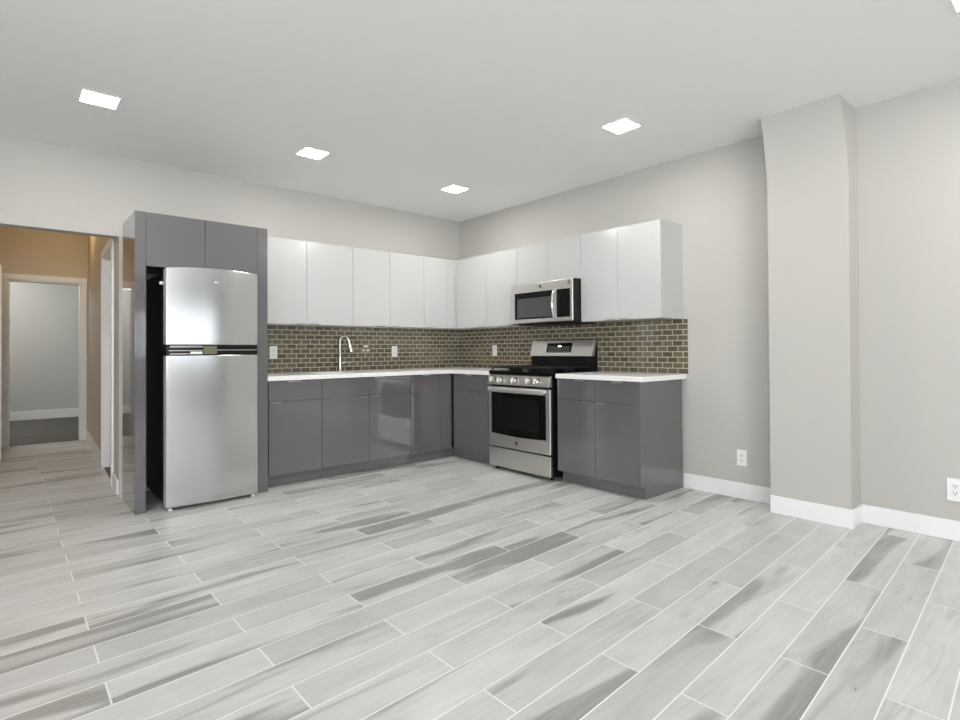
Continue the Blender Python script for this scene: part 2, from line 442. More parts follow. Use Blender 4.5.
# ------------------------------------------------------------------ hall beyond the opening
HH = 2.69
D2A, D2B, DH = 0.42, 1.30, 2.03       # door opening in the right side of the hall
FDL, FDR, FDH = -4.095, -3.385, 2.00  # doorway in the far wall of the hall
def hseg(m, y0, y1, z0, z1, o0=0.0, o1=0.10, bev=0):
    m.prism([(hx(y0) + o0, y0), (hx(y0) + o1, y0), (hx(y1) + o1, y1), (hx(y1) + o0, y1)], z0, z1, 'z', bev)
m = MB()
hseg(m, WT, D2A, 0, HH); hseg(m, D2A, D2B, DH, HH); hseg(m, D2B, FARY, 0, HH)
struct(m.build('wall_hall_right', M['hall'], smooth=False))
m = MB()
m.box(OPEN_L - .6, FDL, FARY, FARY + WT, 0, HH); m.box(FDR, -1.8, FARY, FARY + WT, 0, HH); m.box(FDL, FDR, FARY, FARY + WT, FDH, HH)
struct(m.build('wall_hall_far', M['hall'], smooth=False))
struct(MB().box(OPEN_L - .12, OPEN_L, WT, FARY, 0, HH).build('wall_hall_left', M['hall'], smooth=False))
struct(MB().box(OPEN_L - .12, -1.8, WT, FARY + WT, HH, HH + .08).build('ceiling_hall', M['ceiling'], smooth=False))
# room to the right of the hall, glimpsed through its doorway
m = MB(); m.box(-1.9, -1.8, WT, 2.5, 0, HH); m.prism([(hx(2.4) + .101, 2.4), (-1.9, 2.4), (-1.9, 2.5), (hx(2.5) + .101, 2.5)], 0, HH)
struct(m.build('wall_side_room', M['far'], smooth=False))
struct(MB().prism([(hx(D2A) + .10, WT + .001), (-1.901, WT + .001), (-1.901, 2.399), (hx(2.399) + .10, 2.399)], 0.0005, 0.006).prism([(hx(D2A) + .004, D2A + .019), (hx(D2A) + .0995, D2A + .019), (hx(D2B) + .0995, D2B - .019), (hx(D2B) + .004, D2B - .019)], 0.0005, 0.006).build('floor_side_room', M['carpet'], smooth=False))
# far room
struct(MB().box(-5.9, -1.5, FARY, 6.9, -0.08, 0.0).build('floor_far_room', M['carpet'], smooth=False))
m = MB(); m.box(-5.9, -1.5, 6.7, 6.82, 0, HH); m.box(-6.02, -5.9, FARY + WT, 6.82, 0, HH); m.box(-1.5, -1.38, FARY + WT, 6.82, 0, HH)
m.box(-5.9, OPEN_L - .6, FARY + .02, FARY + WT, 0, HH); m.box(-1.8, -1.5, FARY + .02, FARY + WT, 0, HH)
struct(m.build('wall_far_room', M['far'], smooth=False))
struct(MB().box(-6.02, -1.38, FARY + WT, 6.82, HH, HH + .08).build('ceiling_far_room', M['ceiling'], smooth=False))
m = MB(); bboard(m, -5.899, -1.501, 6.7 - BT, 6.6995, 0.15); struct(m.build('baseboard_far_room', M['trim']))
m = MB()
hseg(m, 0.001, D2A - .07, .0005, BH, -BT, -.0005, .003); hseg(m, D2B + .07, FARY - .001, .0005, BH, -BT, -.0005, .003)
struct(m.build('baseboard_hall_right', M['trim']))
m = MB(); bboard(m, OPEN_L + .001, FDL - .07, FARY - BT, FARY - .0005)
struct(m.build('baseboard_hall_far', M['trim']))
# casings: door_1 far doorway, door_2 doorway on the right of the hall
m = MB(); c = 0.066
m.box(FDL - c, FDL, FARY - .018, FARY - .0005, 0, FDH + c, .003); m.box(FDR, hx(FARY) - BT - .001 if FDR + c > hx(FARY) - BT else FDR + c, FARY - .018, FARY - .0005, 0, FDH + c, .003)
m.box(FDL, FDR, FARY - .018, FARY - .0005, FDH, FDH + c, .003)
m.box(FDL, FDL + .018, FARY, FARY + WT, 0, FDH, .001); m.box(FDR - .018, FDR, FARY, FARY + WT, 0, FDH, .001); m.box(FDL + .018, FDR - .018, FARY, FARY + WT, FDH - .018, FDH, .001)
struct(m.build('door_1', M['trim']))
m = MB()
hseg(m, D2A - .07, D2A, 0, DH + .07, -.018, -.0005, .002); hseg(m, D2B, D2B + .07, 0, DH + .07, -.018, -.0005, .002); hseg(m, D2A, D2B, DH, DH + .07, -.018, -.0005, .002)
hseg(m, D2A, D2A + .018, 0, DH, 0, .10, .001); hseg(m, D2B - .018, D2B, 0, DH, 0, .10, .001); hseg(m, D2A + .018, D2B - .018, DH - .018, DH, 0, .10, .001)
struct(m.build('door_2', M['trim']))
# open leaf seen as a sliver at the left border of the picture
t = thing('hall_door', 'cream interior door standing open at the left edge of the hallway, round dark knob', 'door', (-4.92, 2.4, 0))
MB().box(-4.92, -4.150, 2.40, 2.437, .012, 2.03, .002).build('door_leaf', M['trim'], t)
MB().lathe([(.026, 0), (.026, -.006), (.010, -.008), (.010, -.030), (.024, -.036), (.029, -.050), (.022, -.064), (.001, -.068)], (-4.205, 2.399, .905), 'y').build('door_knob', M['nickel'], t)
for z in (.25, 1.02, 1.80):
    MB().lathe([(.007, 0), (.007, .09)], (-4.93, 2.42, z), 'z', 12).build('hinge', M['nickel'], t)

# ------------------------------------------------------------------ backsplash
BS0, BS1, TT = 0.9145, 1.357, 0.008
o = MB().box(-2.545, -TT, -TT, -.0005, BS0, BS1).build('tile_backsplash', M['tile'], smooth=False)
tag(o, 'brown brick-pattern glass tile backsplash behind the faucet', 'backsplash')
m = MB(); m.box(-TT, -.0005, -2.896, -TT, BS0, BS1); m.box(-TT, -.0005, -2.05, -1.245, .60, BS0)
o = m.build('tile_backsplash', M['tile'], smooth=False)
tag(o, 'brown brick-pattern glass tile backsplash behind the gas range', 'backsplash')

# ------------------------------------------------------------------ kitchen cabinets
DF = 0.62       # face of the base doors
BD = 0.60       # base carcass depth
TK, DB = 0.555, 0.098
ZC = 0.876      # underside of counter
DL = 0.702
GAP = 0.0016

class Run:
    """maps (along, depth) to the world: 'A' back wall (along = x, depth = -y), 'B' right wall (along = y, depth = -x)"""
    def __init__(s, k): s.k = k
    def box(s, m, a0, a1, d0, d1, z0, z1, bev=0):
        if s.k == 'A': m.box(a0, a1, -d1, -d0, z0, z1, bev)
        else: m.box(-d1, -d0, a0, a1, z0, z1, bev)
    def loc(s, a, d): return (a, -d, 0) if s.k == 'A' else (-d, a, 0)
RA, RB = Run('A'), Run('B')

def tab_handle(R, parent, a0, a1, face, z, up=True):
    """thin metal lip hooked over the edge of a door"""
    m = MB(); s = 1 if up else -1
    R.box(m, a0, a1, face - .012, face + .016, z, z + s * .0015, .0004)
    R.box(m, a0, a1, face + .0145, face + .016, z - s * .010, z, .0004)
    return m.build('handle', M['tab'], parent)

def base_cabinet(R, a0, a1, label, doors, drawers, filler=None, end_panel=None, sink=False, toe=0.0):
    """doors: (a0, a1, handle a0, handle a1); drawers: (a0, a1, handle or None)"""
    t = thing('base_cabinet', label, 'cabinet', R.loc((a0 + a1) / 2, BD / 2), 'glossy grey base cabinets')
    m = MB(); th = 0.018
    if end_panel != 'lo': R.box(m, a0 + .0005, a0 + th, .002, BD, DB, ZC - .001)
    if end_panel != 'hi': R.box(m, a1 - th, a1 - .0005, .002, BD, DB, ZC - .001)
    A0, A1 = a0 + th, a1 - th
    R.box(m, A0, A1, .002, BD, DB, DB + th)
    R.box(m, A0, A1, .002, .02, DB + th, ZC - .001)
    if not sink: R.box(m, A0, A1, BD - .06, BD, ZC - .019, ZC - .001)
    if drawers: R.box(m, A0, A1, BD - .03, BD, DL - .012, DL + .012)
    m.build('body', M['gloss_grey'], t)
    m = MB(); R.box(m, a0 + .0005, a1 - .0005 + toe, TK - .018, TK, .0005, DB - .001, .001); m.build('toe_kick', M['gloss_grey'], t)
    for (p, q_, h) in drawers:
        m = MB(); R.box(m, p + GAP, q_ - GAP, BD + .001, DF, DL + GAP, ZC - .006, .0012)
        d = m.build('drawer_front', M['gloss_grey'], t)
        if h: tab_handle(R, d, h[0], h[1], DF, ZC - .0055)
    for (p, q_, h0, h1) in doors:
        m = MB(); R.box(m, p + GAP, q_ - GAP, BD + .001, DF, DB + .002, DL - GAP - .001, .0012)
        d = m.build('door', M['gloss_grey'], t)
        tab_handle(R, d, h0, h1, DF, DL - GAP - .0005)
    if filler:
        m = MB(); R.box(m, filler[0] + GAP, filler[1] - GAP, BD + .001, DF, DB + .002, ZC - .006, .001); m.build('filler_strip', M['gloss_grey'], t)
    if end_panel:
        e0, e1 = (a0 - .018, a0 + .0) if end_panel == 'lo' else (a1, a1 + .018)
        m = MB()
        pts = [(.016, .0005), (TK, .0005), (TK, DB), (DF, DB), (DF, ZC - .001), (.016, ZC - .001)]
        if R.k == 'B': m.prism([(-p[0], p[1]) for p in pts], e0, e1 - .0005, 'y')
        else: m.prism([(-p[0], p[1]) for p in pts], e0, e1 - .0005, 'x')
        m.build('end_panel', M['gloss_grey'], t, smooth=False)
    return t

base_cabinet(RA, -2.5445, -2.054, 'glossy grey base cabinet with drawer beside the refrigerator surround', [(-2.515, -2.054, -2.505, -2.41)], [(-2.515, -2.054, (-2.36, -2.24))], filler=None)
base_cabinet(RA, -2.054, -1.593, 'glossy grey sink base cabinet below the faucet', [(-2.054, -1.593, -1.70, -1.605)], [(-2.054, -1.593, None)], sink=True)
base_cabinet(RA, -1.593, -1.134, 'glossy grey base cabinet just right of the faucet, its door mirroring the oven', [(-1.593, -1.134, -1.58, -1.49)], [(-1.593, -1.134, (-1.54, -1.43))])
base_cabinet(RA, -1.134, -0.623, 'narrow-doored glossy grey base cabinet at the inner corner on the faucet side', [(-1.134, -0.775, -1.12, -1.03)], [(-1.134, -0.775, (-1.0, -0.90))], filler=(-0.775, -0.624), toe=.0675)
base_cabinet(RB, -1.243, -0.623, 'dark glossy two-door base cabinet between inner corner and gas range', [(-1.243, -0.936, -1.06, -0.965), (-0.936, -0.646, -0.915, -0.83)], [(-1.243, -0.646, (-0.95, -0.85))], toe=.085)
base_cabinet(RB, -2.832, -2.054, 'glossy grey two-door, two-drawer base cabinet at the end of the counter', [(-2.441, -2.054, -2.42, -2.33), (-2.832, -2.441, -2.55, -2.46)],
             [(-2.441, -2.054, (-2.35, -2.25)), (-2.832, -2.441, (-2.70, -2.61))], end_panel='lo')

# upper cabinets
UD, UB, UT = 0.33, 1.358, 2.120
def wall_cabinet(R, a0, a1, label, doors, z0=UB, filler=None, handle=True, end=None):
    t = thing('wall_cabinet', label, 'cabinet', (*R.loc((a0 + a1) / 2, UD / 2)[:2], z0), 'white wall cabinets')
    m = MB(); R.box(m, a0 + .0004, a1 - .0004, .001, UD - .020, z0, UT, .0008); m.build('body', M['white_body'] if end is None else M['gloss_white'], t)
    for d_ in doors:
        p, q_ = d_[:2]
        m = MB(); R.box(m, p + GAP, q_ - GAP, UD - .019, UD, z0 + .001, UT - .001, .0012)
        d = m.build('door', M['gloss_white'], t)
        if len(d_) > 2:
            tab_handle(R, d, d_[2], d_[3], UD, z0 + .0005, up=False)
    if filler:
        m = MB(); R.box(m, filler[0] + GAP, filler[1] - GAP, UD - .019, UD - .002, z0 + .001, UT - .001, .001); m.build('filler_strip', M['gloss_white'], t)
    return t
wall_cabinet(RA, -2.5445, -2.060, 'white wall cabinet touching the tall grey refrigerator surround', [(-2.5445, -2.060, -2.17, -2.08)])
wall_cabinet(RA, -2.060, -1.598, 'white wall cabinet right above the faucet', [(-2.060, -1.598, -2.04, -1.95)])
wall_cabinet(RA, -1.598, -1.183, 'white wall cabinet on the faucet wall, third from the refrigerator surround', [(-1.598, -1.183, -1.36, -1.25)])
wall_cabinet(RA, -1.183, -0.761, 'white wall cabinet on the faucet wall, fourth from the refrigerator surround', [(-1.183, -0.761, -1.16, -1.07)])
wall_cabinet(RA, -0.761, -0.001, 'narrow-doored white wall cabinet ending in the inner corner', [(-0.761, -0.452, -0.74, -0.66)], filler=(-0.452, -0.3315))
wall_cabinet(RB, -0.838, -0.3315, 'white wall cabinet on the range wall next to the inner corner', [(-0.838, -0.368, -0.82, -0.73)], filler=(-.368, -.332))
wall_cabinet(RB, -1.292, -0.838, 'white wall cabinet between the corner cabinets and the microwave', [(-1.292, -0.838, -1.27, -1.18)])
wall_cabinet(RB, -2.084, -1.292, 'short white two-door wall cabinet on top of the microwave', [(-1.700, -1.292), (-2.084, -1.700)], z0=1.742)
wall_cabinet(RB, -2.858, -2.084, 'wide white two-door wall cabinet at the free end right of the microwave', [(-2.466, -2.084, -2.45, -2.36), (-2.858, -2.466, -2.58, -2.49)], end=True)

# ------------------------------------------------------------------ countertops, sink, faucet
CT0, CT1, CE = ZC, 0.914, 0.642
SX0, SX1, SY0, SY1 = -1.99, -1.66, -0.50, -0.17
m = MB()
m.box(-2.5450, SX0, -CE, -.009, CT0, CT1, .003); m.box(SX1, -CE, -CE, -.009, CT0, CT1, .003)
m.box(SX0 - .004, SX1 + .004, -CE, SY0, CT0, CT1, .003); m.box(SX0 - .004, SX1 + .004, SY1, -.009, CT0, CT1, .003)
m.box(-CE - .006, -.009, -1.244, -.009, CT0, CT1, .003)
tag(m.build('countertop', M['counter']), 'white stone countertop turning the corner from refrigerator surround to range', 'countertop')
tag(MB().box(-CE, -.009, -2.889, -2.053, CT0, CT1, .003).build('countertop', M['counter']), 'short white stone countertop right of the gas range', 'countertop')

t = thing('kitchen_sink', 'small steel undermount sink basin sunk into the countertop before the faucet', 'sink', ((SX0 + SX1) / 2, (SY0 + SY1) / 2, .69))
m = MB(); z = .700; x0, x1, y0, y1 = SX0 + .001, SX1 - .001, SY0 + .001, SY1 - .001
m.box(x0, x1, y0, y1, z, z + .004); m.box(x0, x0 + .003, y0, y1, z + .004, CT0 + .02); m.box(x1 - .003, x1, y0, y1, z + .004, CT0 + .02)
m.box(x0 + .003, x1 - .003, y0, y0 + .003, z + .004, CT0 + .02); m.box(x0 + .003, x1 - .003, y1 - .003, y1, z + .004, CT0 + .02)
m.build('basin', M['steel'], t)
MB().lathe([(.001, .0045), (.03, .0045), (.042, .007), (.045, .0042)], ((SX0 + SX1) / 2, (SY0 + SY1) / 2, z), 'z').build('drain', M['chrome'], t)

fx, fy = -1.612, -0.085
t = thing('kitchen_faucet', 'tall brushed-metal gooseneck faucet with pull-down spray head on the white counter', 'faucet', (fx, fy, CT1))
MB().lathe([(.027, .0005), (.027, .008), (.022, .012), (.020, .05), (.019, .14), (.016, .145), (.001, .145)], (fx, fy, CT1)).build('base', M['nickel'], t)
pts = [(fx, fy, CT1 + .14), (fx, fy, CT1 + .285)]
R_ = .041; dx, dy = 0.80, -0.60
for k in range(1, 13):
    a = math.pi * k / 12 * 0.93
    pts.append((fx + dx * R_ * (1 - math.cos(a)), fy + dy * R_ * (1 - math.cos(a)), CT1 + .300 + R_ * 1.25 * math.sin(a)))
MB().tube(pts, .0115, 16).build('spout', M['nickel'], t)
e = pts[-1]
MB().tube([(e[0], e[1], e[2]), (e[0] + .008, e[1] - .006, e[2] - .03), (e[0] + .022, e[1] - .016, e[2] - .10), (e[0] + .024, e[1] - .018, e[2] - .12)], [.013, .0165, .0195, .017], 16).build('spray_head', M['chrome'], t)
m = MB(); m.tube([(fx, fy, CT1 + .085), (fx + .045, fy - .01, CT1 + .088)], [.014, .012]); m.tube([(fx + .04, fy - .01, CT1 + .088), (fx + .115, fy - .03, CT1 + .092)], [.006, .0045])
m.build('lever', M['chrome'], t)

# ------------------------------------------------------------------ refrigerator surround
EL, ER, EF, ET, EDB = -3.455, -2.546, 0.69, 2.100, 1.722
FW = 0.066
t = thing('refrigerator_surround', 'tall glossy dark grey cabinet surround framing the stainless refrigerator', 'cabinet', ((EL + ER) / 2, -.35, 0))
MB().box(EL, EL + .02, -EF + .0185, -.175, .0005, ET, .001).build('side_panel', M['gloss_grey'], t)
MB().box(ER - .02, ER, -EF + .0185, -.010, .0005, ET, .001).build('side_panel', M['gloss_grey'], t)
MB().box(EL, EL + FW, -EF, -EF + .018, .0005, ET, .0012).build('front_stile', M['gloss_grey'], t)
MB().box(ER - .080, ER, -EF, -EF + .018, .0005, ET, .0012).build('front_stile', M['gloss_grey'], t)
MB().box(EL, EL + .02, -.1745, -.0005, .0005, ET, .001).build('rear_filler', M['trim'], t, label='white strip closing the surround against the wall')
MB().box(EL + .021, ER - .021, -EF + .0195, -.003, EDB, ET, .001).build('cabinet_box', M['gloss_grey'], t)
mid = -3.006
MB().box(EL + FW + GAP, mid - GAP, -EF, -EF + .018, EDB, ET, .0012).build('door', M['gloss_grey'], t)
MB().box(mid + GAP, ER - .080 - GAP, -EF, -EF + .018, EDB, ET, .0012).build('door', M['gloss_grey'], t)

# ------------------------------------------------------------------ refrigerator
RX0, RX1 = -3.280, -2.652
RBF, RDB = -0.682, -0.694     # front of the carcass, rear of the doors
t = thing('refrigerator', 'stainless top-freezer refrigerator standing inside the dark grey surround', 'refrigerator', ((RX0 + RX1) / 2, -.34, 0))
MB().box(RX0 + .004, RX1 - .004, RBF, -.06, .045, 1.694, .006).build('body', M['fridge_side'], t, label='black cabinet body')
def bowed(x0, x1, yb, edge, bow, z0, z1, crown=0.0, n=24, rnd=0.010):
    """door slab with a bowed front; its top edge may be crowned"""
    b = bmesh.new(); xs = [x0 + (x1 - x0) * i / n for i in range(n + 1)]
    def yf(x):
        s = (x - x0) / (x1 - x0) * 2 - 1
        return edge - bow * (1 - s * s)
    def zt(x):
        s = (x - x0) / (x1 - x0) * 2 - 1
        return z1 + crown * (1 - s * s)
    F0 = [b.verts.new((x, yf(x), z0)) for x in xs]; F1 = [b.verts.new((x, yf(x), zt(x))) for x in xs]
    B0 = [b.verts.new((x, yb, z0)) for x in xs]; B1 = [b.verts.new((x, yb, zt(x))) for x in xs]
    for i in range(n):
        b.faces.new((F0[i], F0[i + 1], F1[i + 1], F1[i])); b.faces.new((B0[i + 1], B0[i], B1[i], B1[i + 1]))
        b.faces.new((F1[i], F1[i + 1], B1[i + 1], B1[i])); b.faces.new((F0[i + 1], F0[i], B0[i], B0[i + 1]))
    b.faces.new((F0[0], F1[0], B1[0], B0[0])); b.faces.new((F0[-1], B0[-1], B1[-1], F1[-1]))
    bmesh.ops.recalc_face_normals(b, faces=b.faces)
    ed = [e for e in b.edges if e.calc_face_angle(0) > 0.7]
    bmesh.ops.bevel(b, geom=ed, offset=rnd * .5, segments=3, profile=0.5, affect='EDGES')
    m = MB(); m._add(b); return m
ED = -0.772
fd = bowed(RX0, RX1, RDB, ED, .018, 1.168, 1.714, .017).build('freezer_door', M['steel'], t)
rd = bowed(RX0, RX1, RDB, ED, .018, .024, 1.094).build('refrigerator_door', M['steel'], t)
for d, z0, z1 in ((fd, 1.172, 1.708), (rd, .030, 1.090)):
    MB().box(RX0 - .0015, RX0 + .0, ED + .006, RDB - .002, z0, z1, .0005).build('edge_trim', M['steel_side'], d, label='satin grey side edge of the door')
hb = bowed(RX0 + .002, RX1 - .002, RBF - .001, ED + .012, .016, 1.0955, 1.1665, n=20).build('handle_band', M['black'], t, label='black recessed grip band between the doors')
def arc_strip(x0, x1, z0, z1, off, name, m_, parent, label=None):
    n = 10; b = bmesh.new(); xs = [x0 + (x1 - x0) * i / n for i in range(n + 1)]
    def yf(x):
        s = (x - RX0) / (RX1 - RX0) * 2 - 1
        return ED + .012 - .016 * (1 - s * s) - off
    F0 = [b.verts.new((x, yf(x), z0)) for x in xs]; F1 = [b.verts.new((x, yf(x), z1)) for x in xs]
    B0 = [b.verts.new((x, yf(x) + .006, z0)) for x in xs]; B1 = [b.verts.new((x, yf(x) + .006, z1)) for x in xs]
    for i in range(n):
        for q4 in ((F0[i], F0[i+1], F1[i+1], F1[i]), (B0[i+1], B0[i], B1[i], B1[i+1]), (F1[i], F1[i+1], B1[i+1], B1[i]), (F0[i+1], F0[i], B0[i], B0[i+1])): b.faces.new(q4)
    b.faces.new((F0[0], F1[0], B1[0], B0[0])); b.faces.new((F0[-1], B0[-1], B1[-1], F1[-1]))
    bmesh.ops.recalc_face_normals(b, faces=b.faces)
    m = MB(); m._add(b); return m.build(name, m_, parent, label=label)
arc_strip(-3.255, -3.045, 1.150, 1.162, .004, 'grip', M['tab'], hb, 'bright metal grip lip under the freezer door')
arc_strip(-3.262, -3.045, 1.124, 1.131, .004, 'grip', M['tab'], hb, 'thin bright metal line in the middle of the black band')
arc_strip(-3.255, -3.045, 1.100, 1.108, .004, 'grip', M['tab'], hb, 'bright metal grip lip above the lower door')
arc_strip(-3.125, -3.050, 1.104, 1.120, .006, 'tag', M['plate'], hb, 'small white tag on the band')
arc_strip(-3.040, -2.950, 1.101, 1.161, .004, 'sticker', M['sticker'], hb, 'olive sticker on the black band')
arc_strip(-2.948, -2.660, 1.128, 1.133, .003, 'groove_line', M['steel_side'], hb)
# badge near the top of the freezer door
def ydoor(x):
    s = (x - RX0) / (RX1 - RX0) * 2 - 1
    return ED - .018 * (1 - s * s)
bxm = -2.934
bd = MB().box(bxm - .034, bxm + .034, ydoor(bxm) - .004, ydoor(bxm) + .004, 1.622, 1.642, .0035).build('badge', M['chrome'], fd, label='small oblong maker badge')
m = MB()
for k in range(4): m.box(bxm - .020 + k * .011, bxm - .013 + k * .011, ydoor(bxm) - .0046, ydoor(bxm) - .0036, 1.628, 1.636)
m.build('badge_lettering', M['slot'], bd)
for (x, z, nm) in ((RX0 + .03, 1.695, 'hinge_cover'),):
    MB().box(x - .028, x + .03, RDB + .002, RDB + .06, z - .0, z + .012, .003).build(nm, M['black'], t)
MB().box(RX0 - .022, RX0 + .003, -.675, -.660, 1.600, 1.622, .003).build('hinge_clip', M['plate'], t, label='small white clip on the side near the top')
MB().box(RX0 + .02, RX1 - .02, RBF + .001, RBF + .02, .012, .044, .003).build('kick_grille', M['black'], t)
for x in (RX0 + .03, RX1 - .03):
    MB().lathe([(.015, .0005), (.015, .010), (.008, .012), (.008, .023)], (x, -.745, 0)).build('levelling_foot', M['plate'], t)
for x in (RX0 + .05, RX1 - .05):
    MB().lathe([(.02, -.012), (.02, .012)], (x, -.13, .0255), 'x').build('wheel', M['black'], t)

# ------------------------------------------------------------------ gas range
Y0, Y1 = -2.022, -1.247       # right / left ends along the wall
yc = (Y0 + Y1) / 2
ym = -1.693
t = thing('gas_range', 'stainless gas range with black grates and five knobs', 'range', (-.34, yc, 0))
m = MB(); m.box(-.640, -.035, Y0 + .003, Y1 - .003, .035, .895, .002); m.build('body', M['black'], t)
# cooktop
ck = MB().box(-.668, -.09, Y0 + .001, Y1 - .001, .8955, .926, .005).build('cooktop', M['black_gloss'], t)
for (x, y, r) in ((-.50, -1.46, .045), (-.50, -1.86, .05), (-.23, -1.46, .035), (-.23, -1.86, .04), (-.365, yc, .045)):
    bn = MB().lathe([(r + .012, .001), (r + .012, .006), (r, .008), (r, .018), (r * .8, .021), (.001, .022)], (x, y, .926)).build('burner', M['iron'], t)
    MB().lathe([(r * .55, .0225), (r * .55, .027), (.001, .028)], (x, y, .926)).build('burner_cap', M['black_gloss'], bn)
gw = (Y1 - Y0 - .03) / 3
for k in range(3):
    a = Y0 + .015 + k * gw + .003; b_ = a + gw - .006
    m = MB(); zg0, zg1, bw = .948, .963, .0075
    for x in (-.640, -.105): m.box(x - bw, x + bw, a, b_, zg0, zg1, .002)
    for y in (a + bw, b_ - bw): m.box(-.640, -.105, y - bw, y + bw, zg0, zg1, .002)
    for x in (-.555, -.465, -.372, -.285, -.195): m.box(x - bw * .8, x + bw * .8, a, b_, zg0, zg1, .002)
    m.box(-.640, -.105, (a + b_) / 2 - bw * .8, (a + b_) / 2 + bw * .8, zg0, zg1, .002)
    for x in (-.64, -.372, -.105):
        for y in (a + bw, b_ - bw): m.box(x - .006, x + .006, y - .006, y + .006, .9265, zg0 + .002, .001)
    m.build('grate', M['iron'], t)
# sloped control panel and knobs
cp = MB().prism([(-.648, .8935), (-.6705, .8935 - .010), (-.690, .797), (-.642, .797)], Y0 + .002, Y1 - .002, 'y', .002).build('control_panel', M['steel_warm'], t)
for y in (-1.325, -1.425, -1.607, -1.785, -1.879):
    kb = MB().lathe([(.030, 0), (.030, -.006), (.027, -.007)], (-.6795, y, .843), 'x').build('knob_collar', M['slot'], cp)
    m = MB(); m.lathe([(.027, -.006), (.028, -.012), (.025, -.036), (.022, -.041), (.001, -.041)], (-.6795, y, .843), 'x')
    m.box(-.730, -.714, y - .0045, y + .0045, .823, .863, .002)
    m.build('knob', M['satin'], kb)
# oven door
od = MB().box(-.672, -.642, Y0 + .004, Y1 - .004, .222, .778, .006).build('oven_door', M['steel_warm'], t)
b = bmesh.new()
gp = []
ya, yb = -1.970, -1.290
for i in range(17): gp.append((ya + (yb - ya) * i / 16, .345 - .012 * (1 - (2 * i / 16 - 1) ** 2)))
gp += [(yb, .725), (ya, .725)]
wd = MB().prism(gp, -.6745, -.669, 'x', .0012).build('window_glass', M['black_gloss'], od)
MB().box(-.6752, -.6742, ya + .075, yb - .075, .40, .68, .0).build('inner_window', M['oven_glass'], wd)
m = MB()
hp = [(-.722 - .010 * math.sin(math.pi * i / 14), Y0 + .040 + (Y1 - Y0 - .094) * i / 14, .757) for i in range(15)]
b = bmesh.new(); rr = []
for (x, y, z) in hp:
    rr.append([b.verts.new((x + .009 * math.cos(a), y, z + .020 * math.sin(a))) for a in [2 * math.pi * k / 14 for k in range(14)]])
for i in range(14):
    for k in range(14): b.faces.new((rr[i][k], rr[i][(k + 1) % 14], rr[i + 1][(k + 1) % 14], rr[i + 1][k]))
b.faces.new(rr[0]); b.faces.new(rr[-1]); bmesh.ops.recalc_face_normals(b, faces=b.faces); m._add(b)
for y in (Y0 + .075, Y1 - .075): m.box(-.722, -.670, y - .011, y + .011, .744, .766, .003)
m.build('handle', M['satin'], od)
lg = MB().lathe([(.017, 0), (.017, -.003), (.001, -.0032)], (-.672, yc + .018, .277), 'x').build('logo_badge', M['slot'], od, label='small round dark maker monogram')
def face_x(x, y, z):   # text facing -x
    return Matrix(((0, 0, -1, x), (-1, 0, 0, y), (0, 1, 0, z), (0, 0, 0, 1)))
text_part('GE', .017, .0004, M['chrome'], lg, face_x(-.6756, yc + .018, .277), 'monogram')
dr = MB().box(-.672, -.642, Y0 + .004, Y1 - .004, .036, .210, .005).build('storage_drawer', M['steel_warm'], t)
for y in (Y0 + .05, Y1 - .05):
    for x in (-.60, -.09): MB().lathe([(.018, .0005), (.018, .012), (.01, .014), (.01, .036)], (x, y, 0)).build('foot', M['black'], t)
# backguard
m = MB(); m.prism([(-.010, .900), (-.088, .900), (-.075, 1.045), (-.020, 1.198), (-.010, 1.198)], Y0 + .004, Y1 - .004, 'y', .001); m.build('backguard', M['black'], t)
bp_ = MB(); bp_.prism([(-.062, 1.054), (-.105, 1.054), (-.062, 1.206), (-.020, 1.206)], Y0 + .001, Y1 - .001, 'y', .004)
bpo = bp_.build('console_panel', M['steel_warm'], t)
def on_con(z, off): return -.105 + (z - 1.054) * (.043 / .152) - off
m = MB(); z0, z1 = 1.088, 1.180
m.prism([(on_con(z0, .0015), z0), (on_con(z1, .0015), z1), (on_con(z1, -.004), z1), (on_con(z0, -.004), z0)], -1.775, -1.462, 'y', .0005)
dsp = m.build('display_panel', M['black_gloss'], bpo)
m = MB(); z0, z1 = 1.142, 1.156
m.prism([(on_con(z0, .0022), z0), (on_con(z1, .0022), z1), (on_con(z1, .0010), z1), (on_con(z0, .0010), z0)], -1.645, -1.605, 'y')
m.build('clock_display', M['display'], dsp, smooth=False)
for i in range(3):
    m = MB(); z0 = 1.100 + .020 * i; z1 = z0 + .003
    m.prism([(on_con(z0, .0022), z0), (on_con(z1, .0022), z1), (on_con(z1, .0010), z1), (on_con(z0, .0010), z0)], -1.755, -1.480, 'y')
    m.build('button_row', M['steel_side'], dsp, smooth=False)

# ------------------------------------------------------------------ over-the-range microwave
Z0, Z1 = 1.362, 1.739
MF = -.405
t = thing('microwave', 'stainless over-the-range microwave with black window under white cabinets', 'microwave', (-.2, ym, Z0))
MB().box(-.378, -.010, -2.078, -1.308, Z0, Z1, .003).build('body', M['black'], t)
MB().box(-.400, -.379, -2.078, -1.308, Z0 + .0, Z1, .003).build('bezel', M['black'], t)
dm = MB().box(MF - .018, -.4005, -2.066, -1.311, Z0 + .006, Z1 - .001, .005).build('door', M['steel_warm'], t)
wg = MB().box(MF - .0205, MF - .014, -1.845, -1.358, 1.404, 1.655, .004).build('window_glass', M['black_gloss'], dm)
MB().box(MF - .0212, MF - .0200, -1.835, -1.395, 1.420, 1.600, .0).build('window_mesh', M['screen_grey'], wg)
MB().box(MF - .0205, MF - .014, -2.040, -1.885, 1.404, 1.655, .004).build('control_panel', M['black_gloss'], dm)
m = MB(); yh = -1.866
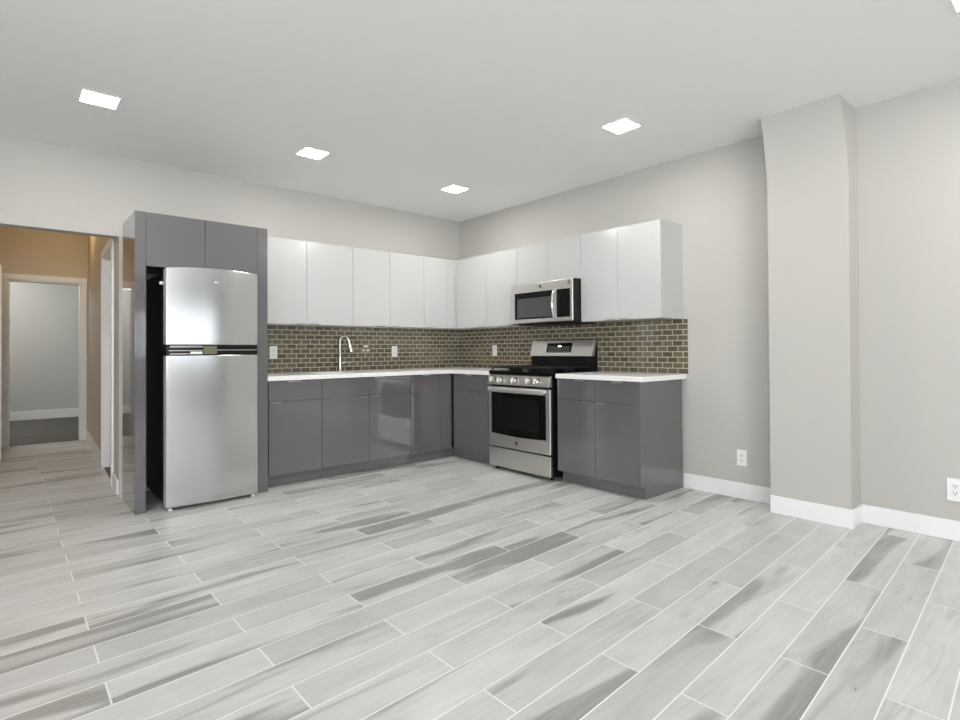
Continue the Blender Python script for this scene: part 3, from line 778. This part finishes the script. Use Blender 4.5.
m.tube([(MF - .018, yh, 1.645), (MF - .036, yh, 1.64), (MF - .050, yh, 1.60), (MF - .058, yh, 1.53), (MF - .050, yh, 1.46), (MF - .036, yh, 1.415), (MF - .018, yh, 1.408)], [.011, .011, .012, .012, .012, .011, .011], 14)
m.build('handle', M['chrome'], dm)
lg = MB().lathe([(.014, 0), (.014, -.003), (.001, -.0032)], (MF - .018, -1.69, 1.698), 'x').build('logo_badge', M['slot'], dm, label='small round dark maker monogram')
text_part('GE', .014, .0004, M['chrome'], lg, face_x(MF - .0216, -1.69, 1.698), 'monogram')
MB().box(MF - .0188, MF - .0175, -2.040, -2.015, 1.690, 1.730).build('sticker', M['nickel'], dm, label='small brownish sticker at the top right corner')
MB().box(-.36, -.06, -2.04, -1.34, Z0 - .010, Z0 - .0005, .002).build('vent_grille', M['iron'], t)

# ------------------------------------------------------------------ outlets and switches
def plate(R, a, d, z, label, kind, wd=.072, ht=.118, name='wall_outlet', cat='outlet', group=None):
    t = thing(name, label, cat, (*R.loc(a, d)[:2], z), group)
    m = MB(); R.box(m, a - wd / 2, a + wd / 2, d + .0004, d + .006, z - ht / 2, z + ht / 2, .002)
    m.build('cover_plate', M['plate'], t)
    if kind == 'duplex':
        for s in (-1, 1):
            m = MB(); R.box(m, a - .017, a + .017, d + .0055, d + .0085, z + s * .020 - .014, z + s * .020 + .014, .003)
            rc = m.build('socket', M['plate'], t)
            m = MB()
            for q_ in (-.0068, .0068): R.box(m, a + q_ - .0016, a + q_ + .0016, d + .008, d + .0088, z + s * .020 - .002, z + s * .020 + .008)
            R.box(m, a - .003, a + .003, d + .008, d + .0088, z + s * .020 - .011, z + s * .020 - .005, .0003)
            m.build('slots', M['slot'], rc)
    else:
        m = MB(); R.box(m, a - .0165, a + .0165, d + .0055, d + .0088, z - .033, z + .033, .0015)
        ins = m.build('rocker_insert', M['plate'], t)
        if kind == 'gfci':
            for s in (-1, 1):
                m = MB()
                for q_ in (-.006, .006): R.box(m, a + q_ - .0014, a + q_ + .0014, d + .0084, d + .0092, z + s * .020 - .004, z + s * .020 + .004)
                m.build('slots', M['slot'], ins)
    return t
plate(RA, -2.247, TT, 1.107, 'white outlet plate on the brown tile nearest the refrigerator surround', 'gfci', group='white plates on the backsplash')
plate(RA, -0.930, TT, 1.107, 'white outlet plate on the brown tile right of the faucet', 'gfci', group='white plates on the backsplash')
plate(RB, -0.623, TT, 1.110, 'white switch plate on the brown tile left of the range', 'rocker', name='wall_switch', cat='switch', group='white plates on the backsplash')
plate(RB, -3.312, 0, .303, 'white duplex outlet on the wall between counter end and boxed-out chase', 'duplex', group='duplex outlets low on the right wall')
plate(RB, -4.520, 0, .294, 'white duplex outlet low on the wall at the right edge, past the chase', 'duplex', wd=.078, ht=.132, group='duplex outlets low on the right wall')
t = thing('taupe_square', 'small taupe square with three white pieces on tile right of the faucet', 'fitting', (-1.28, -TT, 1.14))  # flat taupe square carrying three small white pieces
m = MB(); RA.box(m, -1.322, -1.238, TT + .0004, TT + .004, 1.100, 1.182, .001); m.build('backing', M['taupe_plastic'], t)
for (a0, a1, z0, z1) in ((-1.305, -1.262, 1.155, 1.172), (-1.318, -1.298, 1.113, 1.130), (-1.272, -1.243, 1.113, 1.130)):
    m = MB(); RA.box(m, a0, a1, TT + .004, TT + .010, z0, z1, .002); m.build('white_piece', M['plate'], t)

# ------------------------------------------------------------------ recessed ceiling lights
LSZ = .180
for (x, y, lab) in ((-3.700, -1.082, 'square recessed ceiling light in front of the tall refrigerator surround, nearest the hallway'),
                    (-2.325, -1.050, 'square recessed ceiling light above the sink side, second from the hallway'),
                    (-0.885, -1.020, 'square recessed ceiling light nearest the inner corner of the kitchen'),
                    (-0.925, -2.915, 'square recessed ceiling light in front of the wide white end cabinet'),
                    (-0.940, -4.760, 'square recessed ceiling light cut off by the top right picture corner')):
    t = thing('recessed_light', lab, 'ceiling light', (x, y, H), 'square recessed ceiling lights')
    m = MB(); h = LSZ / 2; r = .008
    m.box(x - h - r, x + h + r, y - h - r, y - h, H - .006, H - .0005, .001); m.box(x - h - r, x + h + r, y + h, y + h + r, H - .006, H - .0005, .001)
    m.box(x - h - r, x - h, y - h, y + h, H - .006, H - .0005, .001); m.box(x + h, x + h + r, y - h, y + h, H - .006, H - .0005, .001)
    m.build('frame', M['led_rim'], t)
    MB().box(x - h, x + h, y - h, y + h, H - .005, H - .0015).build('diffuser', M['led'], t, smooth=False)
